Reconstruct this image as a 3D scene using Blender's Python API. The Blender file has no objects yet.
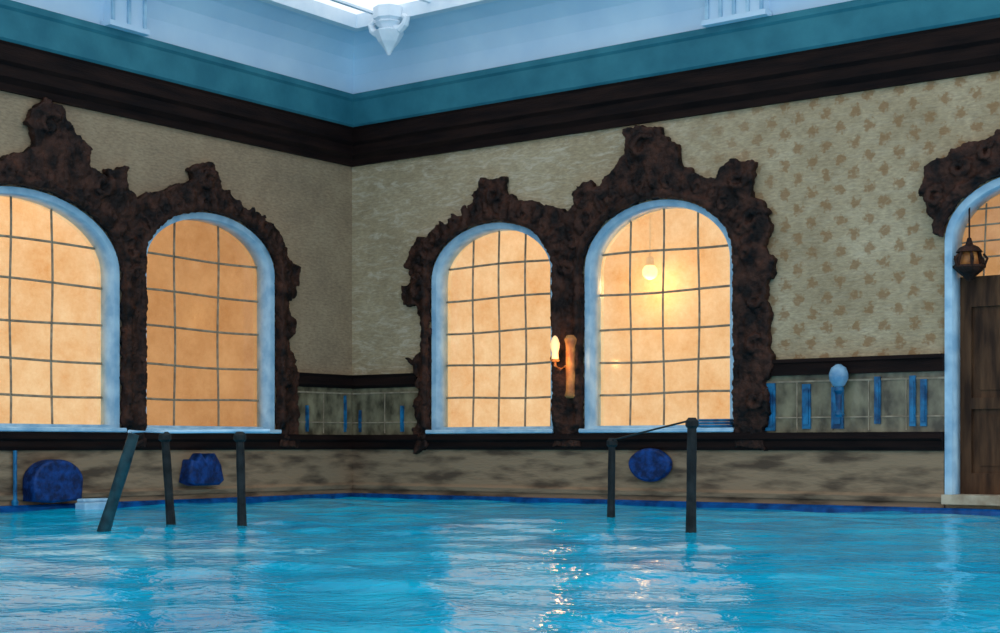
import bpy, bmesh, math, random
import numpy as np
from mathutils import Vector, Matrix, noise
random.seed(4)
sc = bpy.context.scene
try: sc.view_settings.view_transform = 'Standard'
except Exception: pass

# ------------------------------------------------------------------ camera
F = 1512.0; HZ = 445.0; CH = 0.72
cd = bpy.data.cameras.new("camera"); cam = bpy.data.objects.new("camera", cd)
sc.collection.objects.link(cam); sc.camera = cam
cam.location = (0, 0, CH); cam.rotation_euler = (math.radians(90), 0, 0)
cd.sensor_width = 36; cd.lens = 36 * F / 1000; cd.shift_y = (HZ - 316.5) / 1000

# ------------------------------------------------------------------ wall frames
C = Vector((-2.056, 21.0, 0))
dR = Vector((0.8006, -0.5993, 0)).normalized()
dL = Vector((-dR.y, dR.x, 0)) * -1          # (-.5993,-.8006)
UP = Vector((0, 0, 1))
def frame(x):
    y = UP.cross(x)
    m = Matrix.Identity(4)
    for i in range(3):
        m[i][0] = x[i]; m[i][1] = y[i]; m[i][2] = UP[i]; m[i][3] = C[i]
    return m
MR = frame(dR); ML = frame(-dL)
def hit(M, px, py, off=0.0):
    """survey helper: metres along the wall / height of a point of the wall plane"""
    o = Vector((0, 0, CH)); d = Vector(((px - 500) / F, 1, (HZ - py) / F))
    n = Vector((M[0][1], M[1][1], 0)); xa = Vector((M[0][0], M[1][0], 0))
    t = (C + n * off - o).dot(n) / d.dot(n)
    w = o + d * t
    return ((w - C).dot(xa), w.z)

# ------------------------------------------------------------------ materials
def new_mat(name):
    m = bpy.data.materials.new(name); m.use_nodes = True
    nt = m.node_tree; b = nt.nodes["Principled BSDF"]
    return m, nt, b
def N(nt, t, **kw):
    n = nt.nodes.new(t)
    for k, v in kw.items():
        if k in n.inputs.keys(): n.inputs[k].default_value = v
        else: setattr(n, k, v)
    return n
def noise_mat(name, c1, c2, scale=5, rough=.6, bump=.2, bscale=None, detail=6, lo=.35, hi=.65, metallic=0, dist=.02, stretch=(1,1,1), spec=.4):
    m, nt, b = new_mat(name); L = nt.links.new
    tc = N(nt, 'ShaderNodeTexCoord'); mp = N(nt, 'ShaderNodeMapping'); mp.inputs['Scale'].default_value = stretch
    L(tc.outputs['Object'], mp.inputs['Vector'])
    n = N(nt, 'ShaderNodeTexNoise', Scale=scale, Detail=detail)
    L(mp.outputs[0], n.inputs['Vector'])
    r = N(nt, 'ShaderNodeValToRGB'); r.color_ramp.elements[0].position = lo; r.color_ramp.elements[1].position = hi
    r.color_ramp.elements[0].color = (*c1, 1); r.color_ramp.elements[1].color = (*c2, 1)
    L(n.outputs['Fac'], r.inputs[0]); L(r.outputs[0], b.inputs['Base Color'])
    b.inputs['Roughness'].default_value = rough; b.inputs['Metallic'].default_value = metallic
    b.inputs['Specular IOR Level'].default_value = spec
    if bump:
        n2 = N(nt, 'ShaderNodeTexNoise', Scale=bscale or scale * 4, Detail=4)
        L(mp.outputs[0], n2.inputs['Vector'])
        bp = N(nt, 'ShaderNodeBump', Strength=bump, Distance=dist)
        L(n2.outputs['Fac'], bp.inputs['Height']); L(bp.outputs[0], b.inputs['Normal'])
    return m

def wall_mat(name, base, light, dark, motif):
    m, nt, b = new_mat(name); L = nt.links.new
    tc = N(nt, 'ShaderNodeTexCoord'); sp = N(nt, 'ShaderNodeSeparateXYZ'); L(tc.outputs['Object'], sp.inputs[0])
    cb = N(nt, 'ShaderNodeCombineXYZ'); L(sp.outputs['X'], cb.inputs['X']); L(sp.outputs['Z'], cb.inputs['Y'])
    n1 = N(nt, 'ShaderNodeTexNoise', Scale=1.1, Detail=8, Roughness=.7); L(cb.outputs[0], n1.inputs['Vector'])
    r1 = N(nt, 'ShaderNodeValToRGB'); e = r1.color_ramp.elements
    e[0].position = .3; e[0].color = (*dark, 1); e[1].position = .72; e[1].color = (*light, 1)
    k = e.new(.5); k.color = (*base, 1)
    L(n1.outputs['Fac'], r1.inputs[0])
    # woven fibres
    mp = N(nt, 'ShaderNodeMapping'); mp.inputs['Scale'].default_value = (14, 42, 1); L(cb.outputs[0], mp.inputs['Vector'])
    n2 = N(nt, 'ShaderNodeTexNoise', Scale=1.0, Detail=4, Roughness=.65); L(mp.outputs[0], n2.inputs['Vector'])
    r2 = N(nt, 'ShaderNodeValToRGB'); r2.color_ramp.elements[0].position = .3; r2.color_ramp.elements[1].position = .7
    r2.color_ramp.elements[0].color = (.66, .66, .66, 1); r2.color_ramp.elements[1].color = (1.22, 1.22, 1.18, 1)
    L(n2.outputs['Fac'], r2.inputs[0])
    mx = N(nt, 'ShaderNodeMix', data_type='RGBA', blend_type='MULTIPLY'); mx.inputs[0].default_value = .8
    L(r1.outputs[0], mx.inputs[6]); L(r2.outputs[0], mx.inputs[7])
    col = mx.outputs[2]
    if motif:
        # flaking pale streaks of the old paper, mostly near the corner
        mp4 = N(nt, 'ShaderNodeMapping'); mp4.inputs['Scale'].default_value = (1.6, 6, 1); mp4.inputs['Rotation'].default_value = (0, 0, .2); L(cb.outputs[0], mp4.inputs['Vector'])
        n4 = N(nt, 'ShaderNodeTexNoise', Scale=1.6, Detail=9, Roughness=.75, Distortion=1.2); L(mp4.outputs[0], n4.inputs['Vector'])
        r4 = N(nt, 'ShaderNodeMapRange'); L(n4.outputs['Fac'], r4.inputs[0]); r4.inputs[1].default_value = .50; r4.inputs[2].default_value = .64; r4.inputs[4].default_value = .65
        r5 = N(nt, 'ShaderNodeMapRange'); L(sp.outputs['X'], r5.inputs[0]); r5.inputs[1].default_value = 4.2; r5.inputs[2].default_value = 6.0; r5.inputs[3].default_value = 1; r5.inputs[4].default_value = .25
        m5 = N(nt, 'ShaderNodeMath', operation='MULTIPLY'); L(r4.outputs[0], m5.inputs[0]); L(r5.outputs[0], m5.inputs[1])
        mx4 = N(nt, 'ShaderNodeMix', data_type='RGBA'); L(m5.outputs[0], mx4.inputs[0]); L(col, mx4.inputs[6]); mx4.inputs[7].default_value = (.66, .57, .43, 1)
        col = mx4.outputs[2]
        mp3 = N(nt, 'ShaderNodeMapping'); mp3.inputs['Rotation'].default_value = (0, 0, math.radians(45)); mp3.inputs['Scale'].default_value = (4.2, 4.2, 1)
        L(cb.outputs[0], mp3.inputs['Vector'])
        v = N(nt, 'ShaderNodeTexVoronoi', voronoi_dimensions='2D', Scale=1.0, Randomness=.08); L(mp3.outputs[0], v.inputs['Vector'])
        n3 = N(nt, 'ShaderNodeTexNoise', Scale=19, Detail=3); L(cb.outputs[0], n3.inputs['Vector'])
        ma = N(nt, 'ShaderNodeMath', operation='MULTIPLY_ADD'); L(n3.outputs['Fac'], ma.inputs[0]); ma.inputs[1].default_value = .9
        L(v.outputs['Distance'], ma.inputs[2])
        mr = N(nt, 'ShaderNodeMapRange'); L(ma.outputs[0], mr.inputs[0]); mr.inputs[1].default_value = .60; mr.inputs[2].default_value = .77
        mr.inputs[3].default_value = 1; mr.inputs[4].default_value = 0
        mr2 = N(nt, 'ShaderNodeMapRange'); L(sp.outputs['X'], mr2.inputs[0]); mr2.inputs[1].default_value = 4.8; mr2.inputs[2].default_value = 6.6
        mm = N(nt, 'ShaderNodeMath', operation='MULTIPLY'); L(mr.outputs[0], mm.inputs[0]); L(mr2.outputs[0], mm.inputs[1])
        mm2 = N(nt, 'ShaderNodeMath', operation='MULTIPLY'); L(mm.outputs[0], mm2.inputs[0]); mm2.inputs[1].default_value = .68
        mx2 = N(nt, 'ShaderNodeMix', data_type='RGBA'); L(mm2.outputs[0], mx2.inputs[0]); L(col, mx2.inputs[6]); mx2.inputs[7].default_value = (.27, .135, .05, 1)
        col = mx2.outputs[2]
    L(col, b.inputs['Base Color']); b.inputs['Roughness'].default_value = .8
    b.inputs['Specular IOR Level'].default_value = .15
    bp = N(nt, 'ShaderNodeBump', Strength=.35, Distance=.02); L(n2.outputs['Fac'], bp.inputs['Height']); L(bp.outputs[0], b.inputs['Normal'])
    return m

M_wallL = wall_mat("wallpaper_plain", (.34, .245, .155), (.42, .315, .20), (.26, .185, .12), False)
M_wallR = wall_mat("wallpaper_damask", (.44, .335, .205), (.55, .44, .29), (.33, .245, .145), True)
M_wood = noise_mat("carved_dark_wood", (.006, .003, .0025), (.090, .034, .020), 5.5, .6, .6, 34, dist=.03, lo=.38, hi=.78, spec=.2, detail=10)
M_beam = noise_mat("dark_beam_wood", (.006, .003, .003), (.018, .008, .006), 4, .7, .3, 25, stretch=(.4, .4, 3), spec=.12)
M_teal = noise_mat("teal_paint", (.022, .15, .20), (.042, .22, .27), 2, .6, .08, 20, spec=.2)
M_cove = noise_mat("pale_blue_plaster", (.56, .73, .88), (.66, .82, .94), 1.2, .7, .08, 12)
M_white = noise_mat("white_blue_paint", (.72, .82, .90), (.84, .91, .96), 4, .45, .1, 20)
M_frame = noise_mat("window_frame_paint", (.26, .48, .66), (.50, .72, .85), 5, .4, .1, 20)
M_lead = noise_mat("lead_bar", (.24, .18, .12), (.40, .32, .22), 12, .6, .2, 40, spec=.2)
M_stone = noise_mat("stained_stone", (.10, .065, .042), (.32, .215, .13), 2.6, .8, .5, 14, lo=.34, hi=.56, stretch=(.7, .7, 3), detail=12, spec=.2)
M_rim = noise_mat("blue_rim_tile", (.0, .03, .13), (.0, .09, .32), 6, .25, .1, 20)
M_post = noise_mat("aged_post", (.005, .007, .008), (.018, .023, .024), 9, .6, .4, 30, spec=.2)
M_bluep = noise_mat("blue_plastic", (.002, .015, .07), (.006, .06, .26), 11, .5, .6, 26, lo=.4, hi=.7, spec=.25)
M_tealm = noise_mat("teal_metal", (.005, .022, .03), (.015, .065, .08), 9, .5, .3, 30, spec=.2)
M_panel = noise_mat("glazed_tile_panel", (.06, .05, .03), (.27, .23, .14), 2.6, .25, .15, 12, stretch=(2, 1, 1.4), spec=.5)
M_bluebar = noise_mat("blue_glazed_bar", (.004, .045, .12), (.015, .20, .40), 8, .3, .1, 12, spec=.3)
M_door = noise_mat("brown_door_wood", (.030, .012, .005), (.11, .05, .022), 3, .6, .3, 14, stretch=(4, 1, .6), spec=.2)
M_lightbox = noise_mat("lightbox_amber", (.78, .48, .21), (.92, .62, .31), 2, .8, .1, 8)
M_tan = noise_mat("orange_post_wood", (.30, .10, .03), (.65, .27, .07), 9, .5, .2, 20)

def emis(name, col, s):
    m, nt, b = new_mat(name); b.inputs['Base Color'].default_value = (*col, 1)
    b.inputs['Emission Color'].default_value = (*col, 1); b.inputs['Emission Strength'].default_value = s
    return m
M_backlight_globe = emis("backlight_globe_glass", (1, .74, .38), 12)
M_sconce = emis("sconce_glass", (1, .62, .30), .8)
M_bglobe = noise_mat("pale_blue_globe", (.12, .28, .45), (.26, .45, .60), 8, .2, .1, 20)

def glass_mat(name, a, b_, s):
    m, nt, b = new_mat(name); L = nt.links.new; nt.nodes.remove(b)
    out = [n for n in nt.nodes if n.type == 'OUTPUT_MATERIAL'][0]
    tc = N(nt, 'ShaderNodeTexCoord')
    n1 = N(nt, 'ShaderNodeTexNoise', Scale=1.7, Detail=12, Roughness=.85); L(tc.outputs['Object'], n1.inputs['Vector'])
    r = N(nt, 'ShaderNodeValToRGB'); r.color_ramp.elements[0].position = .32; r.color_ramp.elements[1].position = .68
    r.color_ramp.elements[0].color = (*a, 1); r.color_ramp.elements[1].color = (*b_, 1); L(n1.outputs['Fac'], r.inputs[0])
    em = N(nt, 'ShaderNodeEmission', Strength=s); L(r.outputs[0], em.inputs[0])
    tr = N(nt, 'ShaderNodeBsdfTransparent'); tr.inputs[0].default_value = (1, .9, .75, 1)
    mx = N(nt, 'ShaderNodeMixShader'); mx.inputs[0].default_value = .62
    L(tr.outputs[0], mx.inputs[1]); L(em.outputs[0], mx.inputs[2])
    gl = N(nt, 'ShaderNodeBsdfGlossy', Roughness=.15); mx2 = N(nt, 'ShaderNodeMixShader'); mx2.inputs[0].default_value = .04
    L(mx.outputs[0], mx2.inputs[1]); L(gl.outputs[0], mx2.inputs[2]); L(mx2.outputs[0], out.inputs[0])
    return m
M_glassA = glass_mat("amber_glass_bright", (.74, .37, .13), (1.0, .77, .46), 1.08)
M_glassB = glass_mat("amber_glass_deep", (.50, .23, .08), (.82, .47, .21), .85)

# water
def water_mat():
    m, nt, b = new_mat("pool_water"); L = nt.links.new; nt.nodes.remove(b)
    out = [n for n in nt.nodes if n.type == 'OUTPUT_MATERIAL'][0]
    tc = N(nt, 'ShaderNodeTexCoord')
    n1 = N(nt, 'ShaderNodeTexNoise', Scale=.8, Detail=8, Roughness=.7); L(tc.outputs['Object'], n1.inputs['Vector'])
    r = N(nt, 'ShaderNodeValToRGB'); r.color_ramp.elements[0].position = .32; r.color_ramp.elements[1].position = .68
    r.color_ramp.elements[0].color = (.0, .19, .36, 1); r.color_ramp.elements[1].color = (.0, .44, .66, 1); L(n1.outputs['Fac'], r.inputs[0])
    # pale skylight reflection painted into the water colour by the left-hand steps
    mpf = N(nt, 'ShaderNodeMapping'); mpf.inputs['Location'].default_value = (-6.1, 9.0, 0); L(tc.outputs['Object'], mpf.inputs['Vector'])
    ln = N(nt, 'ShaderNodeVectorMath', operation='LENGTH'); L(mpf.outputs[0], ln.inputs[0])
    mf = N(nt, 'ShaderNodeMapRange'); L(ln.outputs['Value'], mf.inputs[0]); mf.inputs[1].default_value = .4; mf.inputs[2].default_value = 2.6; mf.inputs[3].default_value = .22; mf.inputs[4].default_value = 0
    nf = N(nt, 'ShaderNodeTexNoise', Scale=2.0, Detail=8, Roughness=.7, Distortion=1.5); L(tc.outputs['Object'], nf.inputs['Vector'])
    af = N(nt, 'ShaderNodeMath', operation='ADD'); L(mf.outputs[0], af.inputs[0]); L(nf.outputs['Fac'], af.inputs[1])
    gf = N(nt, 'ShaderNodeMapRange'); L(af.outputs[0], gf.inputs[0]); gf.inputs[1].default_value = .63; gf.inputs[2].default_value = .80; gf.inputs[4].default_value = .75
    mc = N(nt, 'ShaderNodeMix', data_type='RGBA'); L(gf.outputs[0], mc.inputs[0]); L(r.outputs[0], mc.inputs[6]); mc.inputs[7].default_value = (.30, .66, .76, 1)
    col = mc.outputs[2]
    n2 = N(nt, 'ShaderNodeTexNoise', Scale=5.5, Detail=3, Roughness=.55, Distortion=.8); L(tc.outputs['Object'], n2.inputs['Vector'])
    bp = N(nt, 'ShaderNodeBump', Strength=.6, Distance=.018); L(n2.outputs['Fac'], bp.inputs['Height'])
    df = N(nt, 'ShaderNodeBsdfDiffuse'); L(col, df.inputs[0]); L(bp.outputs[0], df.inputs['Normal'])
    em = N(nt, 'ShaderNodeEmission', Strength=.42); L(col, em.inputs[0])  # self-glow added to brighten the water; no pool lamps behind it
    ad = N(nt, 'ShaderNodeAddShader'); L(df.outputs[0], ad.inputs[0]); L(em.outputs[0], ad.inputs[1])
    gl = N(nt, 'ShaderNodeBsdfGlossy', Roughness=.02); L(bp.outputs[0], gl.inputs['Normal'])
    fr = N(nt, 'ShaderNodeFresnel', IOR=1.35); L(bp.outputs[0], fr.inputs['Normal'])
    mr = N(nt, 'ShaderNodeMapRange'); mr.inputs[3].default_value = .02; mr.inputs[4].default_value = .86; L(fr.outputs[0], mr.inputs[0])
    mx = N(nt, 'ShaderNodeMixShader'); L(mr.outputs[0], mx.inputs[0]); L(ad.outputs[0], mx.inputs[1]); L(gl.outputs[0], mx.inputs[2])
    L(mx.outputs[0], out.inputs[0]); return m
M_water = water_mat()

# ------------------------------------------------------------------ geometry helpers
def link(name, me, mat=None, M=None, parent=None, smooth=False):
    o = bpy.data.objects.new(name, me); sc.collection.objects.link(o)
    if mat: me.materials.append(mat)
    if M is not None and parent is None: o.matrix_world = M
    if parent: o.parent = parent
    if smooth:
        for p in me.polygons: p.use_smooth = True
    return o
def empty(name, M=None):
    e = bpy.data.objects.new(name, None); sc.collection.objects.link(e); e.empty_display_size = .2
    if M is not None: e.matrix_world = M
    return e
def slab_mesh(loops, y0, y1, bevel=0):
    cu = bpy.data.curves.new("tmp", 'CURVE'); cu.dimensions = '2D'; cu.fill_mode = 'BOTH'
    cu.extrude = (y1 - y0) / 2 - bevel; cu.bevel_depth = bevel; cu.bevel_resolution = 1
    for lp in loops:
        s = cu.splines.new('POLY'); s.points.add(len(lp) - 1)
        for p, q in zip(s.points, lp): p.co = (q[0], q[1], 0, 1)
        s.use_cyclic_u = True
    o = bpy.data.objects.new("tmp", cu); sc.collection.objects.link(o)
    dg = bpy.context.evaluated_depsgraph_get(); dg.update()
    me = bpy.data.meshes.new_from_object(o.evaluated_get(dg))
    bpy.data.objects.remove(o)
    me.materials.clear()
    yc = (y0 + y1) / 2
    for v in me.vertices: v.co = (v.co.x, -v.co.z + yc, v.co.y)
    bm = bmesh.new(); bm.from_mesh(me); bmesh.ops.remove_doubles(bm, verts=bm.verts, dist=1e-4)
    bmesh.ops.recalc_face_normals(bm, faces=bm.faces); bm.to_mesh(me); bm.free()
    return me
def bm_box(bm, x0, x1, y0, y1, z0, z1):
    r = bmesh.ops.create_cube(bm, size=1)
    for v in r['verts']:
        v.co = ((x0 + x1) / 2 + v.co.x * (x1 - x0), (y0 + y1) / 2 + v.co.y * (y1 - y0), (z0 + z1) / 2 + v.co.z * (z1 - z0))
def bm_tube(bm, pts, rads, seg=10, cap=True):
    rings = []
    pts = [Vector(p) for p in pts]
    if not hasattr(rads, '__len__'): rads = [rads] * len(pts)
    for i, p in enumerate(pts):
        t = (pts[min(i + 1, len(pts) - 1)] - pts[max(i - 1, 0)]).normalized()
        a = Vector((0, 1, 0)) if abs(t.y) < .9 else Vector((1, 0, 0))
        s = t.cross(a).normalized(); u = s.cross(t).normalized()
        rings.append([bm.verts.new(p + (s * math.cos(k * 2 * math.pi / seg) + u * math.sin(k * 2 * math.pi / seg)) * rads[i]) for k in range(seg)])
    for a, b in zip(rings, rings[1:]):
        for k in range(seg): bm.faces.new((a[k], a[(k + 1) % seg], b[(k + 1) % seg], b[k]))
    if cap: bm.faces.new(rings[0][::-1]); bm.faces.new(rings[-1])
def bm_lathe(bm, prof, cx, cy, z0, seg=20, sy=1.0):
    rings = []
    for r, z in prof:
        rings.append([bm.verts.new((cx + r * math.cos(k * 2 * math.pi / seg), cy + sy * r * math.sin(k * 2 * math.pi / seg), z0 + z)) for k in range(seg)])
    for a, b in zip(rings, rings[1:]):
        for k in range(seg): bm.faces.new((a[k], a[(k + 1) % seg], b[(k + 1) % seg], b[k]))
    bm.faces.new(rings[0][::-1]); bm.faces.new(rings[-1])
def bm_done(bm):
    bmesh.ops.recalc_face_normals(bm, faces=bm.faces)
    me = bpy.data.meshes.new("m"); bm.to_mesh(me); bm.free(); return me

def arch(x0, x1, zb, zs, zt, n=28):
    cx = (x0 + x1) / 2; a = (x1 - x0) / 2; h = zt - zs
    pts = [(x0, zb)]
    for i in range(n + 1):
        t = math.pi * (1 - i / n); c = math.cos(t); s = math.sin(t)
        pts.append((cx + a * c, zs + h * s))
    pts.append((x1, zb)); return pts
class Win: pass
def mkwin(M, pl, pr, pyb, pys, pyt):
    w = Win(); w.M = M
    w.x0, _ = hit(M, pl, 400); w.x1, _ = hit(M, pr, 400); cxp = (pl + pr) / 2
    _, w.zb = hit(M, cxp, pyb); _, w.zs = hit(M, cxp, pys); _, w.zt = hit(M, cxp, pyt)
    return w
W1 = mkwin(ML, -88, 118, 432, 262, 187)
W2 = mkwin(ML, 140, 273, 430, 268, 213)
W3 = mkwin(MR, 433, 557, 430, 276, 223)
W4 = mkwin(MR, 586, 737, 426, 264, 200)
DR = mkwin(MR, 946, 1125, 496, 235, 170)
W1.zb = W2.zb = W3.zb = W4.zb = .88
DR.zb = .14

# walls with openings
def wall(name, M, xa, xb, wins, mat):
    loops = [[(xa, -.3), (xb, -.3), (xb, 5.7), (xa, 5.7)]] + [arch(w.x0, w.x1, w.zb, w.zs, w.zt) for w in wins]
    return link(name, slab_mesh(loops, 0, .3), mat, M)
wall("wall_left", ML, -16, .3, [W1, W2], M_wallL)
wall("wall_right", MR, 0, 15, [W3, W4, DR], M_wallR)

def window(i, w, cols, rows, gmat, fmat=M_frame):
    e = empty("window_%d" % i, w.M)
    fw = .075
    link("frame", slab_mesh([arch(w.x0, w.x1, w.zb, w.zs, w.zt), arch(w.x0 + fw, w.x1 - fw, w.zb + fw, w.zs, w.zt - fw)], -.03, .29), fmat, parent=e)
    link("glass", slab_mesh([arch(w.x0 + fw, w.x1 - fw, w.zb + fw, w.zs, w.zt - fw)], .22, .235), gmat, parent=e)
    bm = bmesh.new(); X0 = w.x0 + fw; X1 = w.x1 - fw; cx = (X0 + X1) / 2; a = (X1 - X0) / 2; zt = w.zt - fw
    def topz(x): return w.zs + (zt - w.zs) * math.sqrt(max(0, 1 - ((x - cx) / a) ** 2))
    for f in cols:
        x = X0 + (X1 - X0) * f; t = topz(x); n = 10; ph = random.random() * 6
        bm_tube(bm, [(x + .010 * math.sin(ph + k * .8), .205, w.zb + fw + (t - w.zb - fw) * k / n) for k in range(n + 1)], .0145, 6)
    for f in rows:
        z = w.zb + fw + (zt - w.zb - fw) * f
        k = a if z < w.zs else a * math.sqrt(max(0, 1 - ((z - w.zs) / (zt - w.zs)) ** 2))
        ph = random.random() * 6; n = 10
        bm_tube(bm, [(cx - k + 2 * k * j / n, .205, z + .012 * math.sin(ph + j * .5)) for j in range(n + 1)], .0145, 6)
    link("glazing_bars", bm_done(bm), M_lead, parent=e)
    bm = bmesh.new(); bm_box(bm, w.x0 - .02, w.x1 + .02, -.15, -.02, w.zb - .012, w.zb + .04)
    me = bm_done(bm); s = link("sill", me, M_frame, parent=e); bv = s.modifiers.new("b", 'BEVEL'); bv.width = .012
    return e
window(1, W1, [.2, .50, .72], [.13, .29, .46, .64, .82], M_glassA)
window(2, W2, [.31, .66], [.13, .29, .47, .64, .81], M_glassB)
window(3, W3, [.24, .47, .70, .92], [.15, .32, .49, .66, .83], M_glassA)
window(4, W4, [.23, .47, .72], [.15, .30, .45, .62, .81], M_glassA)

# ------------------------------------------------------------------ carved surrounds
def carved(name, M, outer_px, inner, depth=.16, rolls=(), scrolls=(), wins=()):
    pts = [hit(M, p[0], p[1], -.1) for p in outer_px]
    d = []
    for a, b in zip(pts, pts[1:]):
        n = max(1, int(math.dist(a, b) / .05))
        for k in range(n):
            t = k / n; x = a[0] + (b[0] - a[0]) * t; z = a[1] + (b[1] - a[1]) * t
            q = noise.noise(Vector((x * 7, z * 7, 1.3))) * .09 + noise.noise(Vector((x * 19, z * 19, 5.3))) * .04 if 0 < len(d) else 0
            q2 = noise.noise(Vector((x * 7, z * 7, 9.3))) * .09 + noise.noise(Vector((x * 19, z * 19, 2.3))) * .04
            d.append((x + q, z + q2))
    d.append(pts[-1])
    me = slab_mesh([d + inner], -depth, -.012)
    bm = bmesh.new(); bm.from_mesh(me)
    for path, r in rolls:
        bm_tube(bm, [(p[0], -depth, p[1]) for p in path], r, 8)
    def spiral(cx, cz, R, sg, a0=.6, th=.045):
        sp = []; rr = []
        for k in range(26):
            t = k / 25; a = a0 + sg * t * 4.2 * math.pi / 2; r = R * (1 - .8 * t)
            sp.append((cx + r * math.cos(a), -depth - .02, cz + r * math.sin(a))); rr.append(th * (1 - .35 * t))
        bm_tube(bm, sp, rr, 7)
    for (cx, cz, R, sg) in scrolls: spiral(cx, cz, R, sg)
    # chain of small C-scrolls and leaves following each arch
    for w, off in wins:
        cx = (w.x0 + w.x1) / 2; a = (w.x1 - w.x0) / 2 + off; h = w.zt - w.zs + off
        n = 9
        for k in range(n + 1):
            t = math.pi * k / n; s = 1 if k < n / 2 else -1
            spiral(cx + a * math.cos(t), w.zs + h * math.sin(t), .085, s, t + s * .5, .030)
            t2 = t + math.pi / n / 2
            if k < n:
                p0 = Vector((cx + (a - .06) * math.cos(t2), -depth, w.zs + (h - .06) * math.sin(t2)))
                p1 = Vector((cx + (a + .12) * math.cos(t2 + .05 * s), -depth - .01, w.zs + (h + .12) * math.sin(t2 + .05 * s)))
                bm_tube(bm, [p0, p0.lerp(p1, .5), p1], [.045, .045, .022], 6)
    bmesh.ops.recalc_face_normals(bm, faces=bm.faces)
    bm.to_mesh(me); bm.free()
    o = link(name, me, M_wood, M)
    r = o.modifiers.new("rm", 'REMESH'); r.mode = 'VOXEL'; r.voxel_size = .019; r.use_smooth_shade = True
    for sz, st in ((.20, .06), (.05, .042)):
        tx = bpy.data.textures.new("c", 'CLOUDS'); tx.noise_scale = sz; tx.noise_depth = 3
        dm = o.modifiers.new("d", 'DISPLACE'); dm.texture = tx; dm.strength = st; dm.mid_level = .5; dm.texture_coords = 'LOCAL'
    return o
def P(M, *pp): return [hit(M, a, b, -.1) for a, b in pp]
g = .015
def inner(w, zb):  # going right leg -> left leg
    a = arch(w.x0 - g, w.x1 + g, zb, w.zs, w.zt + g); return a[::-1]
def roll(w, off):
    return arch(w.x0 - off, w.x1 + off, .95, w.zs, w.zt + off)
out_R = [(413, 450), (414, 420), (412, 402), (421, 396), (418, 378), (408, 362), (424, 348), (428, 330), (424, 312), (408, 304), (401, 290), (412, 280), (407, 258), (418, 240), (434, 228), (455, 222), (463, 210), (474, 200), (482, 180), (492, 175), (503, 179), (508, 193), (520, 200), (540, 203), (556, 208), (566, 214), (574, 206), (570, 192), (578, 181), (590, 182), (596, 190), (606, 178), (620, 166), (627, 152), (622, 130), (640, 125), (658, 126), (664, 140), (678, 156), (682, 170), (700, 176), (718, 180), (722, 166), (740, 158), (752, 164), (748, 184), (756, 198), (768, 208), (770, 230), (765, 248), (776, 262), (768, 280), (764, 300), (773, 315), (765, 335), (769, 355), (766, 380), (768, 400), (766, 450)]
zR = .70
carved("carved_window_surround", MR, out_R, inner(W4, zR) + inner(W3, zR), .12,
       [(roll(W3, .055), .045), (roll(W4, .055), .045)],
       [(*P(MR, (420, 292))[0], .13, 1), (*P(MR, (494, 195))[0], .13, -1), (*P(MR, (583, 200))[0], .12, 1), (*P(MR, (643, 148))[0], .16, 1), (*P(MR, (738, 180))[0], .13, -1), (*P(MR, (752, 222))[0], .12, 1),
        (*P(MR, (422, 385))[0], .08, 1), (*P(MR, (755, 300))[0], .10, -1), (*P(MR, (755, 345))[0], .10, 1), (*P(MR, (755, 400))[0], .10, -1)], ((W3, .17), (W4, .19)))
out_L = [(-120, 448), (-122, 380), (-116, 300), (-122, 240), (-100, 200), (-60, 178), (-30, 165), (0, 157), (22, 155), (30, 145), (26, 122), (34, 104), (48, 99), (62, 106), (68, 122), (80, 138), (92, 150), (86, 162), (100, 174), (112, 182), (110, 168), (126, 170), (130, 184), (136, 198), (150, 192), (170, 188), (188, 186), (194, 178), (190, 166), (206, 161), (220, 170), (222, 188), (236, 200), (252, 212), (268, 222), (282, 238), (284, 254), (297, 264), (300, 284), (290, 304), (297, 325), (289, 345), (298, 365), (299, 400), (298, 448)]
carved("carved_window_surround", ML, out_L, inner(W2, zR) + inner(W1, zR), .12,
       [(roll(W1, .055), .045), (roll(W2, .055), .045)],
       [(*P(ML, (48, 125))[0], .15, 1), (*P(ML, (100, 185))[0], .14, -1), (*P(ML, (206, 182))[0], .13, 1), (*P(ML, (272, 245))[0], .12, -1), (*P(ML, (286, 290))[0], .10, 1),
        (*P(ML, (287, 330))[0], .09, -1), (*P(ML, (287, 380))[0], .09, 1)], ((W1, .17), (W2, .13)))
out_D = [(938, 224), (926, 216), (918, 192), (922, 174), (934, 160), (952, 150), (972, 144), (985, 138), (1000, 134), (1020, 122), (1040, 112), (1060, 122), (1080, 130), (1105, 132), (1130, 140), (1150, 160), (1158, 190), (1140, 225)]
ia = [p for p in arch(DR.x0 - g, DR.x1 + g, DR.zs + .02, DR.zs + .02, DR.zt + g)][::-1]
carved("carved_door_surround", MR, out_D, ia, .13, [([p for p in arch(DR.x0 - .06, DR.x1 + .06, DR.zs + .08, DR.zs + .09, DR.zt + .06)], .045)],
       [(*P(MR, (936, 198))[0], .12, 1), (*P(MR, (960, 168))[0], .1, -1), (*P(MR, (988, 153))[0], .1, 1)])

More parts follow.
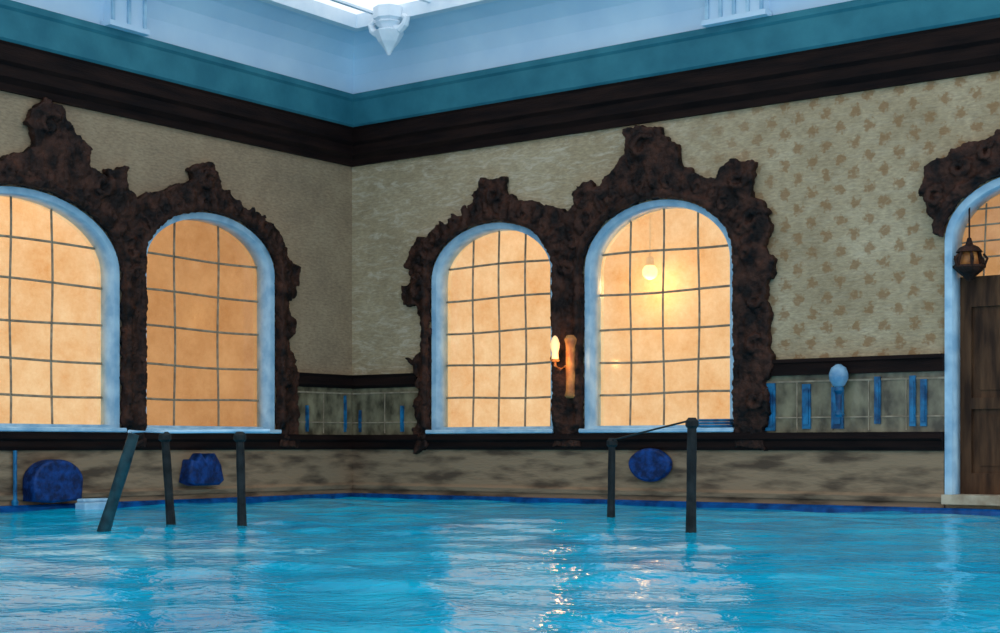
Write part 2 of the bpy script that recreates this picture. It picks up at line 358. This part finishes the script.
# ------------------------------------------------------------------ trims swept along both walls
def sweep(name, prof, lenL, lenR, mat):
    bm = bmesh.new(); rings = []
    for st in range(3):
        r = []
        for n, z in prof:
            if st == 0: p = C + dL * lenL + dR * n
            elif st == 1: p = C + (dL + dR) * n
            else: p = C + dR * lenR + dL * n
            r.append(bm.verts.new((p.x, p.y, z)))
        rings.append(r)
    k = len(prof)
    for a, b in zip(rings, rings[1:]):
        for i in range(k): bm.faces.new((a[i], a[(i + 1) % k], b[(i + 1) % k], b[i]))
    bm.faces.new(rings[0]); bm.faces.new(rings[-1][::-1])
    return link(name, bm_done(bm), mat)
sweep("trim_1", [(-.02, 4.58), (.05, 4.58), (.06, 4.66), (.12, 4.72), (.12, 4.84), (.16, 4.88), (.16, 5.05), (.18, 5.08), (-.02, 5.08)], 16, 15, M_beam)
sweep("trim_2", [(-.02, 5.08), (.17, 5.08), (.20, 5.11), (.20, 5.42), (.23, 5.45), (.23, 5.52), (-.02, 5.52)], 16, 15, M_teal)
sweep("ceiling", [(-.02, 5.52), (.16, 5.52), (.18, 5.78), (.24, 5.98), (.38, 6.13), (.58, 6.21), (.80, 6.24), (.80, 6.36), (-.02, 6.36)], 16, 15, M_cove)
dx = DR.x0 - .01
sweep("trim_3", [(-.0, .66), (.07, .66), (.09, .70), (.09, .76), (.13, .79), (.13, .86), (-.0, .86)], 16, dx, M_beam)
xL = -hit(ML, 292, 400)[0]; xR = hit(MR, 420, 400)[0]
prf = [(-.0, 1.50), (.05, 1.50), (.09, 1.54), (.09, 1.64), (.12, 1.68), (-.0, 1.68)]
sweep("trim_4", prf, xL, xR, M_beam)
sweep("baseboard_stone", [(-.0, -.2), (.04, -.2), (.04, .66), (-.0, .66)], 16, dx, M_stone)
sweep("trim_6", [(.04, .12), (.07, .12), (.08, .17), (.04, .20)], 16, dx, M_stone)
sweep("pool_rim", [(.0, -.3), (.16, -.3), (.16, .035), (.13, .06), (.0, .06)], 16, 15, M_rim)
xa = hit(MR, 764, 360)[0]; xb = DR.x0 + .0
bm = bmesh.new(); bm_box(bm, xa, xb, -.09, .0, 1.50, 1.64); bm_box(bm, xa, xb, -.12, .0, 1.64, 1.68)
link("trim_5", bm_done(bm), M_beam, MR)

# tile panels between the rails
def panel(M, x0, x1, bars):
    e = empty("tile_panel", M)
    bm = bmesh.new(); bm_box(bm, x0, x1, -.025, .0, .86, 1.50); link("tiles", bm_done(bm), M_panel, parent=e)
    bm = bmesh.new()
    for x, w, z0, z1 in bars: 
        bm_box(bm, x - w / 2, x + w / 2, -.05, -.02, z0, z1)
        bm_box(bm, x - w * .3, x + w * .3, -.065, -.05, z0 + .05, z1 - .06)
    link("glazed_bars", bm_done(bm), M_bluebar, parent=e)
    bm = bmesh.new()
    n = int((x1 - x0) / .42)
    for k in range(1, n): 
        x = x0 + (x1 - x0) * k / n; bm_box(bm, x - .006, x + .006, -.035, -.02, .88, 1.42)
    bm_box(bm, x0, x1, -.036, -.02, 1.42, 1.44); bm_box(bm, x0, x1, -.036, -.02, 1.02, 1.035)
    link("lead_lines", bm_done(bm), M_lead, parent=e)
bb = []
for px, w, a, b in ((772, .12, .88, 1.42), (808, .10, .9, 1.40), (839, .14, .9, 1.36), (879, .07, .95, 1.46), (914, .07, .92, 1.46), (925, .07, .92, 1.42)):
    bb.append((hit(MR, px, 400)[0], w, a, b))
panel(MR, xa, xb, bb)
panel(MR, 0.03, xR, [(hit(MR, 362, 400)[0], .03, .9, 1.2), (hit(MR, 404, 400)[0], .05, .9, 1.25)])
panel(ML, -xL, -.03, [(hit(ML, 305, 400)[0], .04, .9, 1.25), (hit(ML, 343, 400)[0], .03, .9, 1.4)])

# ------------------------------------------------------------------ door
e = empty("door_1", MR); fw = .08
link("frame", slab_mesh([arch(DR.x0, DR.x1, DR.zb, DR.zs, DR.zt), arch(DR.x0 + fw, DR.x1 - fw, DR.zb + .01, DR.zs, DR.zt - fw)], -.04, .30), M_frame, parent=e)
zt = 2.50
loop = arch(DR.x0 + fw, DR.x1 - fw, zt, max(zt, DR.zs), DR.zt - fw)
link("fanlight_glass", slab_mesh([loop], .26, .275), M_glassB, parent=e)
bm = bmesh.new()
for k in range(1, 7):
    x = DR.x0 + fw + (DR.x1 - DR.x0 - 2 * fw) * k / 7; bm_tube(bm, [(x, .25, zt), (x + .03, .25, DR.zt - .25)], .010, 6)
for k in range(5): bm_tube(bm, [(DR.x0 + fw, .25, zt + .2 + k * .17), (DR.x1 - fw, .25, zt + .22 + k * .17)], .010, 6)
link("fanlight_bars", bm_done(bm), M_lead, parent=e)
bm = bmesh.new(); X0 = DR.x0 + fw; X1 = DR.x1 - fw; mid = (X0 + X1) / 2
bm_box(bm, X0, X1, .2, .28, zt - .12, zt)
for a, b in ((X0, mid - .01), (mid + .01, X1)):
    bm_box(bm, a, b, .24, .29, .20, zt - .12)
    for s0, s1 in ((a, a + .12), (b - .12, b)): bm_box(bm, s0, s1, .2, .24, .20, zt - .12)
    for z0, z1 in ((.20, .42), (1.1, 1.22), (zt - .32, zt - .12)): bm_box(bm, a + .12, b - .12, .2, .24, z0, z1)
    bm_box(bm, a + .2, b - .2, .225, .24, .50, 1.02); bm_box(bm, a + .2, b - .2, .225, .24, 1.3, zt - .4)
link("leaves", bm_done(bm), M_door, parent=e)
M_step = noise_mat("worn_threshold", (.34, .23, .14), (.62, .50, .35), 5, .7, .2, 20)
bm = bmesh.new(); bm_box(bm, DR.x0 + .0, DR.x1, -.14, .3, .10, .20)
link("threshold", bm_done(bm), M_step, parent=e)

# lightboxes added behind the walls; their globe lamps backlight the amber panes
def lightbox(name, M, x0, x1):
    bm = bmesh.new()
    bm_box(bm, x0, x1, 1.5, 1.6, -.2, 5.2); bm_box(bm, x0, x1, .3, 1.6, 5.2, 5.3); bm_box(bm, x0, x1, .3, 1.6, -.3, -.2)
    bm_box(bm, x0 - .1, x0, .3, 1.6, -.3, 5.3); bm_box(bm, x1, x1 + .1, .3, 1.6, -.3, 5.3)
    link(name, bm_done(bm), M_lightbox, M)
lightbox("lightbox_left", ML, -9, -.4)
lightbox("lightbox_right", MR, .3, 13)
def globe(M, px, py, r, off=.6, en=90):
    x, z = hit(M, px, py, off); e = empty("backlight_globe", M)
    bm = bmesh.new(); bmesh.ops.create_uvsphere(bm, u_segments=20, v_segments=12, radius=r)
    for v in bm.verts: v.co += Vector((x, off, z))
    link("globe", bm_done(bm), M_backlight_globe, parent=e, smooth=True)
    bm = bmesh.new(); bm_tube(bm, [(x, off, z + r * .95), (x, off, 5.2)], .012, 8); bm_lathe(bm, [(.02, .12), (.05, .1), (.06, 0)], x, off, z + r * .85)
    link("stem", bm_done(bm), M_lead, parent=e)
    l = bpy.data.lights.new("bulb", 'POINT'); l.energy = en; l.color = (1, .74, .42); l.shadow_soft_size = r * 1.1
    o = bpy.data.objects.new("bulb", l); sc.collection.objects.link(o); o.parent = e; o.location = (x, off - .02, z - r * 1.7)
globe(MR, 650, 272, .10, 1.22, 60)
globe(MR, 560, 150, .12, .9, 80)  # added lamp, out of view above the arches, brightens the box
globe(ML, 60, 100, .16, .9, 120)  # unseen lamp added above the left windows to light their panes

# ------------------------------------------------------------------ wall fittings
def sconce():
    x, z = hit(MR, 556, 348, -.25); e = empty("wall_sconce", MR)
    bm = bmesh.new(); bm_lathe(bm, [(.02, -.16), (.045, -.13), (.04, -.06), (.055, 0), (.06, .05), (.045, .10), (.03, .13), (.01, .15)], x, -.27, z, 16)
    link("glass", bm_done(bm), M_sconce, parent=e, smooth=True)
    bm = bmesh.new(); bm_tube(bm, [(x, -.27, z - .15), (x, -.27, z - .22), (x + .03, -.2, z - .26), (x + .06, -.12, z - .22)], .018, 8)
    bm_lathe(bm, [(.05, -.17), (.06, -.15), (.03, -.13)], x, -.27, z)
    link("bracket", bm_done(bm), M_tan, parent=e)
    l = bpy.data.lights.new("sconce_bulb", 'POINT'); l.energy = 4; l.color = (1, .5, .18); l.shadow_soft_size = .05
    o = bpy.data.objects.new("bulb", l); sc.collection.objects.link(o); o.parent = e; o.location = (x + .16, -.42, z - .15)
    x, z0 = hit(MR, 569, 398, -.2); _, z1 = hit(MR, 569, 335, -.2)
    bm = bmesh.new(); bm_lathe(bm, [(.05, z0), (.08, z0 + .03), (.06, z0 + .1), (.065, z1 - .12), (.085, z1 - .05), (.05, z1)], x, -.16, 0, 14)
    link("wooden_column_inset", bm_done(bm), M_tan, MR, smooth=True)
sconce()
x, z = hit(MR, 839, 376, -.16); e = empty("globe_wall_light", MR)
bm = bmesh.new(); bm_lathe(bm, [(.03, -.13), (.07, -.10), (.105, -.03), (.105, .03), (.08, .09), (.03, .125), (.01, .13)], x, -.17, z, 20)
link("globe", bm_done(bm), M_bglobe, parent=e, smooth=True)
bm = bmesh.new(); bm_lathe(bm, [(.03, -.45), (.05, -.42), (.03, -.38), (.035, -.2), (.06, -.16), (.05, -.12)], x, -.17, z, 14)
bm_tube(bm, [(x, -.17, z - .4), (x, -.06, z - .42)], .02, 8)
link("stem", bm_done(bm), M_bluebar, parent=e)

# hanging lantern in the door arch
x, z = hit(MR, 970, 262, .05); e = empty("hanging_lantern", MR)
bm = bmesh.new()
bm_lathe(bm, [(.02, -.20), (.07, -.15), (.13, -.10), (.17, -.06), (.17, -.04)], x, .03, z, 12)
for k in range(6):
    a = k * math.pi / 3; bm_tube(bm, [(x + .15 * math.cos(a), .03 + .15 * math.sin(a), z - .05), (x + .10 * math.cos(a), .03 + .10 * math.sin(a), z + .12)], .016, 6)
    bm_tube(bm, [(x + .16 * math.cos(a), .03 + .16 * math.sin(a), z - .05), (x + .19 * math.cos(a), .03 + .19 * math.sin(a), z + .02), (x + .15 * math.cos(a), .03 + .15 * math.sin(a), z + .07)], .014, 6)
bm_lathe(bm, [(.14, .1), (.10, .15), (.04, .18), (.02, .25)], x, .03, z, 12)
bm_tube(bm, [(x, .03, z + .2), (x, .03, 3.3), (x + .06, .03, 3.50)], .01, 6)
link("cage", bm_done(bm), M_wood, parent=e)
bm = bmesh.new(); bm_lathe(bm, [(.05, -.07), (.10, -.03), (.08, .1), (.03, .12)], x, .03, z, 12)
link("glass", bm_done(bm), M_tan, parent=e, smooth=True)

# folded towel on sill
x0, _ = hit(MR, 698, 420, -.1); x1, _ = hit(MR, 733, 420, -.1)
bm = bmesh.new()
for k in range(3): bm_box(bm, x0 + .01 * k, x1 - .015 * k, -.14, -.03, .925 + k * .033, .955 + k * .033)
o = link("folded_towel", bm_done(bm), M_bluebar, MR); b = o.modifiers.new("b", 'BEVEL'); b.width = .013; b.segments = 3

def lump(name, M, px, py, rx, rz, mat, prof, yoff=-.12, thick=.07):
    x, z = hit(M, px, py, yoff)
    pts = [(x + a * rx, z + b * rz) for a, b in prof]
    me = slab_mesh([pts], yoff - thick, -.045, .03)
    return link(name, me, mat, M)
oval = [(math.cos(t) * (1 + .03 * math.sin(3 * t)), math.sin(t) * (1 - .04 * math.cos(2 * t))) for t in [k * 2 * math.pi / 32 for k in range(32)]]
lump("blue_oval_plaque", MR, 650, 465, .26, .165, M_bluep, oval, -.10, .04)
bk = [(-.95, -.8), (-.6, -1), (.8, -1), (1, -.75), (.9, -.1), (.85, .3), (.6, .9), (.45, .35), (.2, .95), (0, .5), (-.25, 1), (-.5, .5), (-.75, .6), (-.8, .2)]
lump("blue_basket", ML, 201, 470, .27, .16, M_bluep, bk, -.14, .10)
dm = [(math.cos(math.pi * k / 20), math.sin(math.pi * k / 20) * 1.0) for k in range(21)] + [(-1.0, -.9), (-.3, -1), (.95, -.9)]
lump("blue_pool_float", ML, 53, 481, .30, .21, M_bluep, dm, -.16, .12)
x0, z0 = hit(ML, 74, 514, -.3); x1, z1 = hit(ML, 104, 498, -.3)
bm = bmesh.new(); bm_box(bm, x0, x1, -.50, -.31, -.2, .08); bm_box(bm, x0 + .02, x1 - .02, -.44, -.31, .08, .12)
o = link("pool_step", bm_done(bm), M_frame, ML); b = o.modifiers.new("b", 'BEVEL'); b.width = .02; b.segments = 2
bm = bmesh.new()
x, _ = hit(ML, 15, 460, -.08); bm_tube(bm, [(x, -.08, .06), (x, -.08, .66)], .022, 8); bm_lathe(bm, [(.035, .06), (.04, .10), (.025, .12)], x, -.08, 0, 10)
link("pipework", bm_done(bm), M_bluebar, ML)

# ------------------------------------------------------------------ pool rails standing in the water
def foot(px, py):
    dep = CH * F / (py - HZ); return Vector(((px - 500) / F * dep, dep, 0))
def rail_post(bm, px0, py0, pxt, pyt, r):
    f = foot(px0, py0); dep = f.y; t = Vector(((pxt - 500) / F * dep, dep, CH + (HZ - pyt) * dep / F))
    d = (f - t).normalized(); b = f + d * .5
    pts = [b, f, f.lerp(t, .33), f.lerp(t, .66), t]
    bm_tube(bm, pts, [r * 1.05, r * 1.1, r * .95, r, r * .9], 10)
    return f, t
def collar(bm, t, r): bm_lathe(bm, [(r, -.07), (r * 1.45, -.05), (r * 1.45, -.01), (r * .8, .02)], t.x, t.y, t.z, 12)
e = empty("pool_handrail")
bm = bmesh.new()
f1, t1 = rail_post(bm, 104, 530, 134, 434, .052)
me = bm_done(bm); link("slanted_rail", me, M_tealm, parent=e, smooth=True)
bm = bmesh.new()
f2, t2 = rail_post(bm, 171, 525, 165, 434, .040); f3, t3 = rail_post(bm, 242, 525, 240, 434, .040)
for t in (t2, t3): collar(bm, t, .040)
link("posts", bm_done(bm), M_post, parent=e)
bm = bmesh.new(); bm_tube(bm, [t1 + Vector((-.04, 0, .02)), t2 + Vector((0, 0, .02)), t3 + Vector((.27, 0, .03))], .016, 8)
link("top_rail", bm_done(bm), M_frame, parent=e)
e = empty("pool_handrail")
bm = bmesh.new()
f2, t2 = rail_post(bm, 611, 517, 612, 440, .038); f3, t3 = rail_post(bm, 691, 532, 692, 420, .042)
for t in (t2, t3): collar(bm, t, .038)
link("posts", bm_done(bm), M_post, parent=e)
bm = bmesh.new(); bm_tube(bm, [t2, t2.lerp(t3, .5) + Vector((0, 0, .0)), t3], .009, 8)
link("top_rail", bm_done(bm), M_post, parent=e)

# ------------------------------------------------------------------ skylight roof
MRoof = Matrix.Identity(4)
for i in range(3): MRoof[i][0] = dR[i]; MRoof[i][1] = dL[i] * -1; MRoof[i][3] = C[i]
e = empty("skylight", MRoof)
bm = bmesh.new()
LR, LL = 14.6, 15.6
bm_box(bm, .78, .90, -LL, -.78, 6.16, 6.34); bm_box(bm, .90, LR, -.90, -.78, 6.16, 6.34)
for k in range(1, 5): bm_box(bm, 1.2 + k * 2.7, 1.32 + k * 2.7, -LL, -.9, 6.20, 6.33)
for k in range(1, 5): bm_box(bm, .9, LR, -1.32 - k * 2.9, -1.2 - k * 2.9, 6.21, 6.32)
link("main_frame", bm_done(bm), M_white, parent=e)
bm = bmesh.new()
for k in range(0, 15): bm_box(bm, 1.2 + k * .9, 1.25 + k * .9, -LL, -.9, 6.28, 6.31)
link("glazing_bars", bm_done(bm), M_white, parent=e)
# finial
x, y = 1.52, -.97
bm = bmesh.new()
bm_lathe(bm, [(.02, 5.70), (.04, 5.74), (.07, 5.79), (.13, 5.86), (.17, 5.93), (.20, 5.99), (.16, 6.01), (.11, 6.03), (.15, 6.07), (.19, 6.10), (.15, 6.13), (.2, 6.155), (.2, 6.30)], x, y, 0, 8)
for s in (-1, 1): bm_tube(bm, [(x + s * .10, y, 6.03), (x + s * .20, y, 6.0), (x + s * .27, y, 6.05), (x + s * .30, y, 6.13), (x + s * .24, y, 6.17)], [.05, .055, .05, .045, .03], 8)
link("roof_finial", bm_done(bm), M_white, MRoof)
def bracket(M, px0, px1):
    x0 = hit(M, px0, 10, -.3)[0]; x1 = hit(M, px1, 10, -.3)[0]
    e = empty("cornice_vent", M)
    bm = bmesh.new(); bm_box(bm, x0, x1, -.34, -.17, 5.52, 5.58); bm_box(bm, x0 + .04, x1 - .04, -.30, -.17, 5.58, 6.05)
    link("box", bm_done(bm), M_cove, parent=e)
    bm = bmesh.new(); n = max(2, int((x1 - x0) / .2))
    for k in range(n + 1):
        x = x0 + .06 + (x1 - x0 - .12) * k / n; bm_box(bm, x - .02, x + .02, -.33, -.305, 5.585, 6.05)
    link("slats", bm_done(bm), M_frame, parent=e)
bracket(MR, 703, 767); bracket(ML, 108, 148)

# ------------------------------------------------------------------ water
nx, ny = 360, 400; SX, SY = 15.0, 17.0
xs = np.linspace(.08, SX, nx); ys = np.linspace(.08, SY, ny); X, Y = np.meshgrid(xs, ys, indexing='ij')
rng = np.random.default_rng(3); Z = np.zeros_like(X)
for k in range(44):
    wl = rng.uniform(.35, 1.7); an = rng.uniform(0, 2 * math.pi); ph = rng.uniform(0, 6.28)
    Z += .0016 * wl * np.sin(2 * math.pi / wl * (X * math.cos(an) + Y * math.sin(an)) + ph + 1.2 * np.sin(X * 1.1 + k) + 1.2 * np.sin(Y * 1.3 + k))
Z *= 1 + .5 * np.sin(X * .7 + 1) * np.sin(Y * .9)
co = np.stack([X, -Y, Z], -1).reshape(-1, 3)
I = np.arange(nx * ny).reshape(nx, ny)
q = np.stack([I[:-1, :-1], I[:-1, 1:], I[1:, 1:], I[1:, :-1]], -1).reshape(-1, 4)
me = bpy.data.meshes.new("w"); me.from_pydata(co.tolist(), [], q.tolist()); me.update()
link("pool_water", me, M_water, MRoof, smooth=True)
bm = bmesh.new(); bm_box(bm, 0, SX, -SY, 0, -1.5, -1.4)
link("floor", bm_done(bm), M_rim, MRoof)

# ------------------------------------------------------------------ light
w = bpy.data.worlds.new("World"); sc.world = w; w.use_nodes = True; nt = w.node_tree
bg = nt.nodes['Background']; bg.inputs[0].default_value = (.82, .91, 1, 1); bg.inputs[1].default_value = 1.25
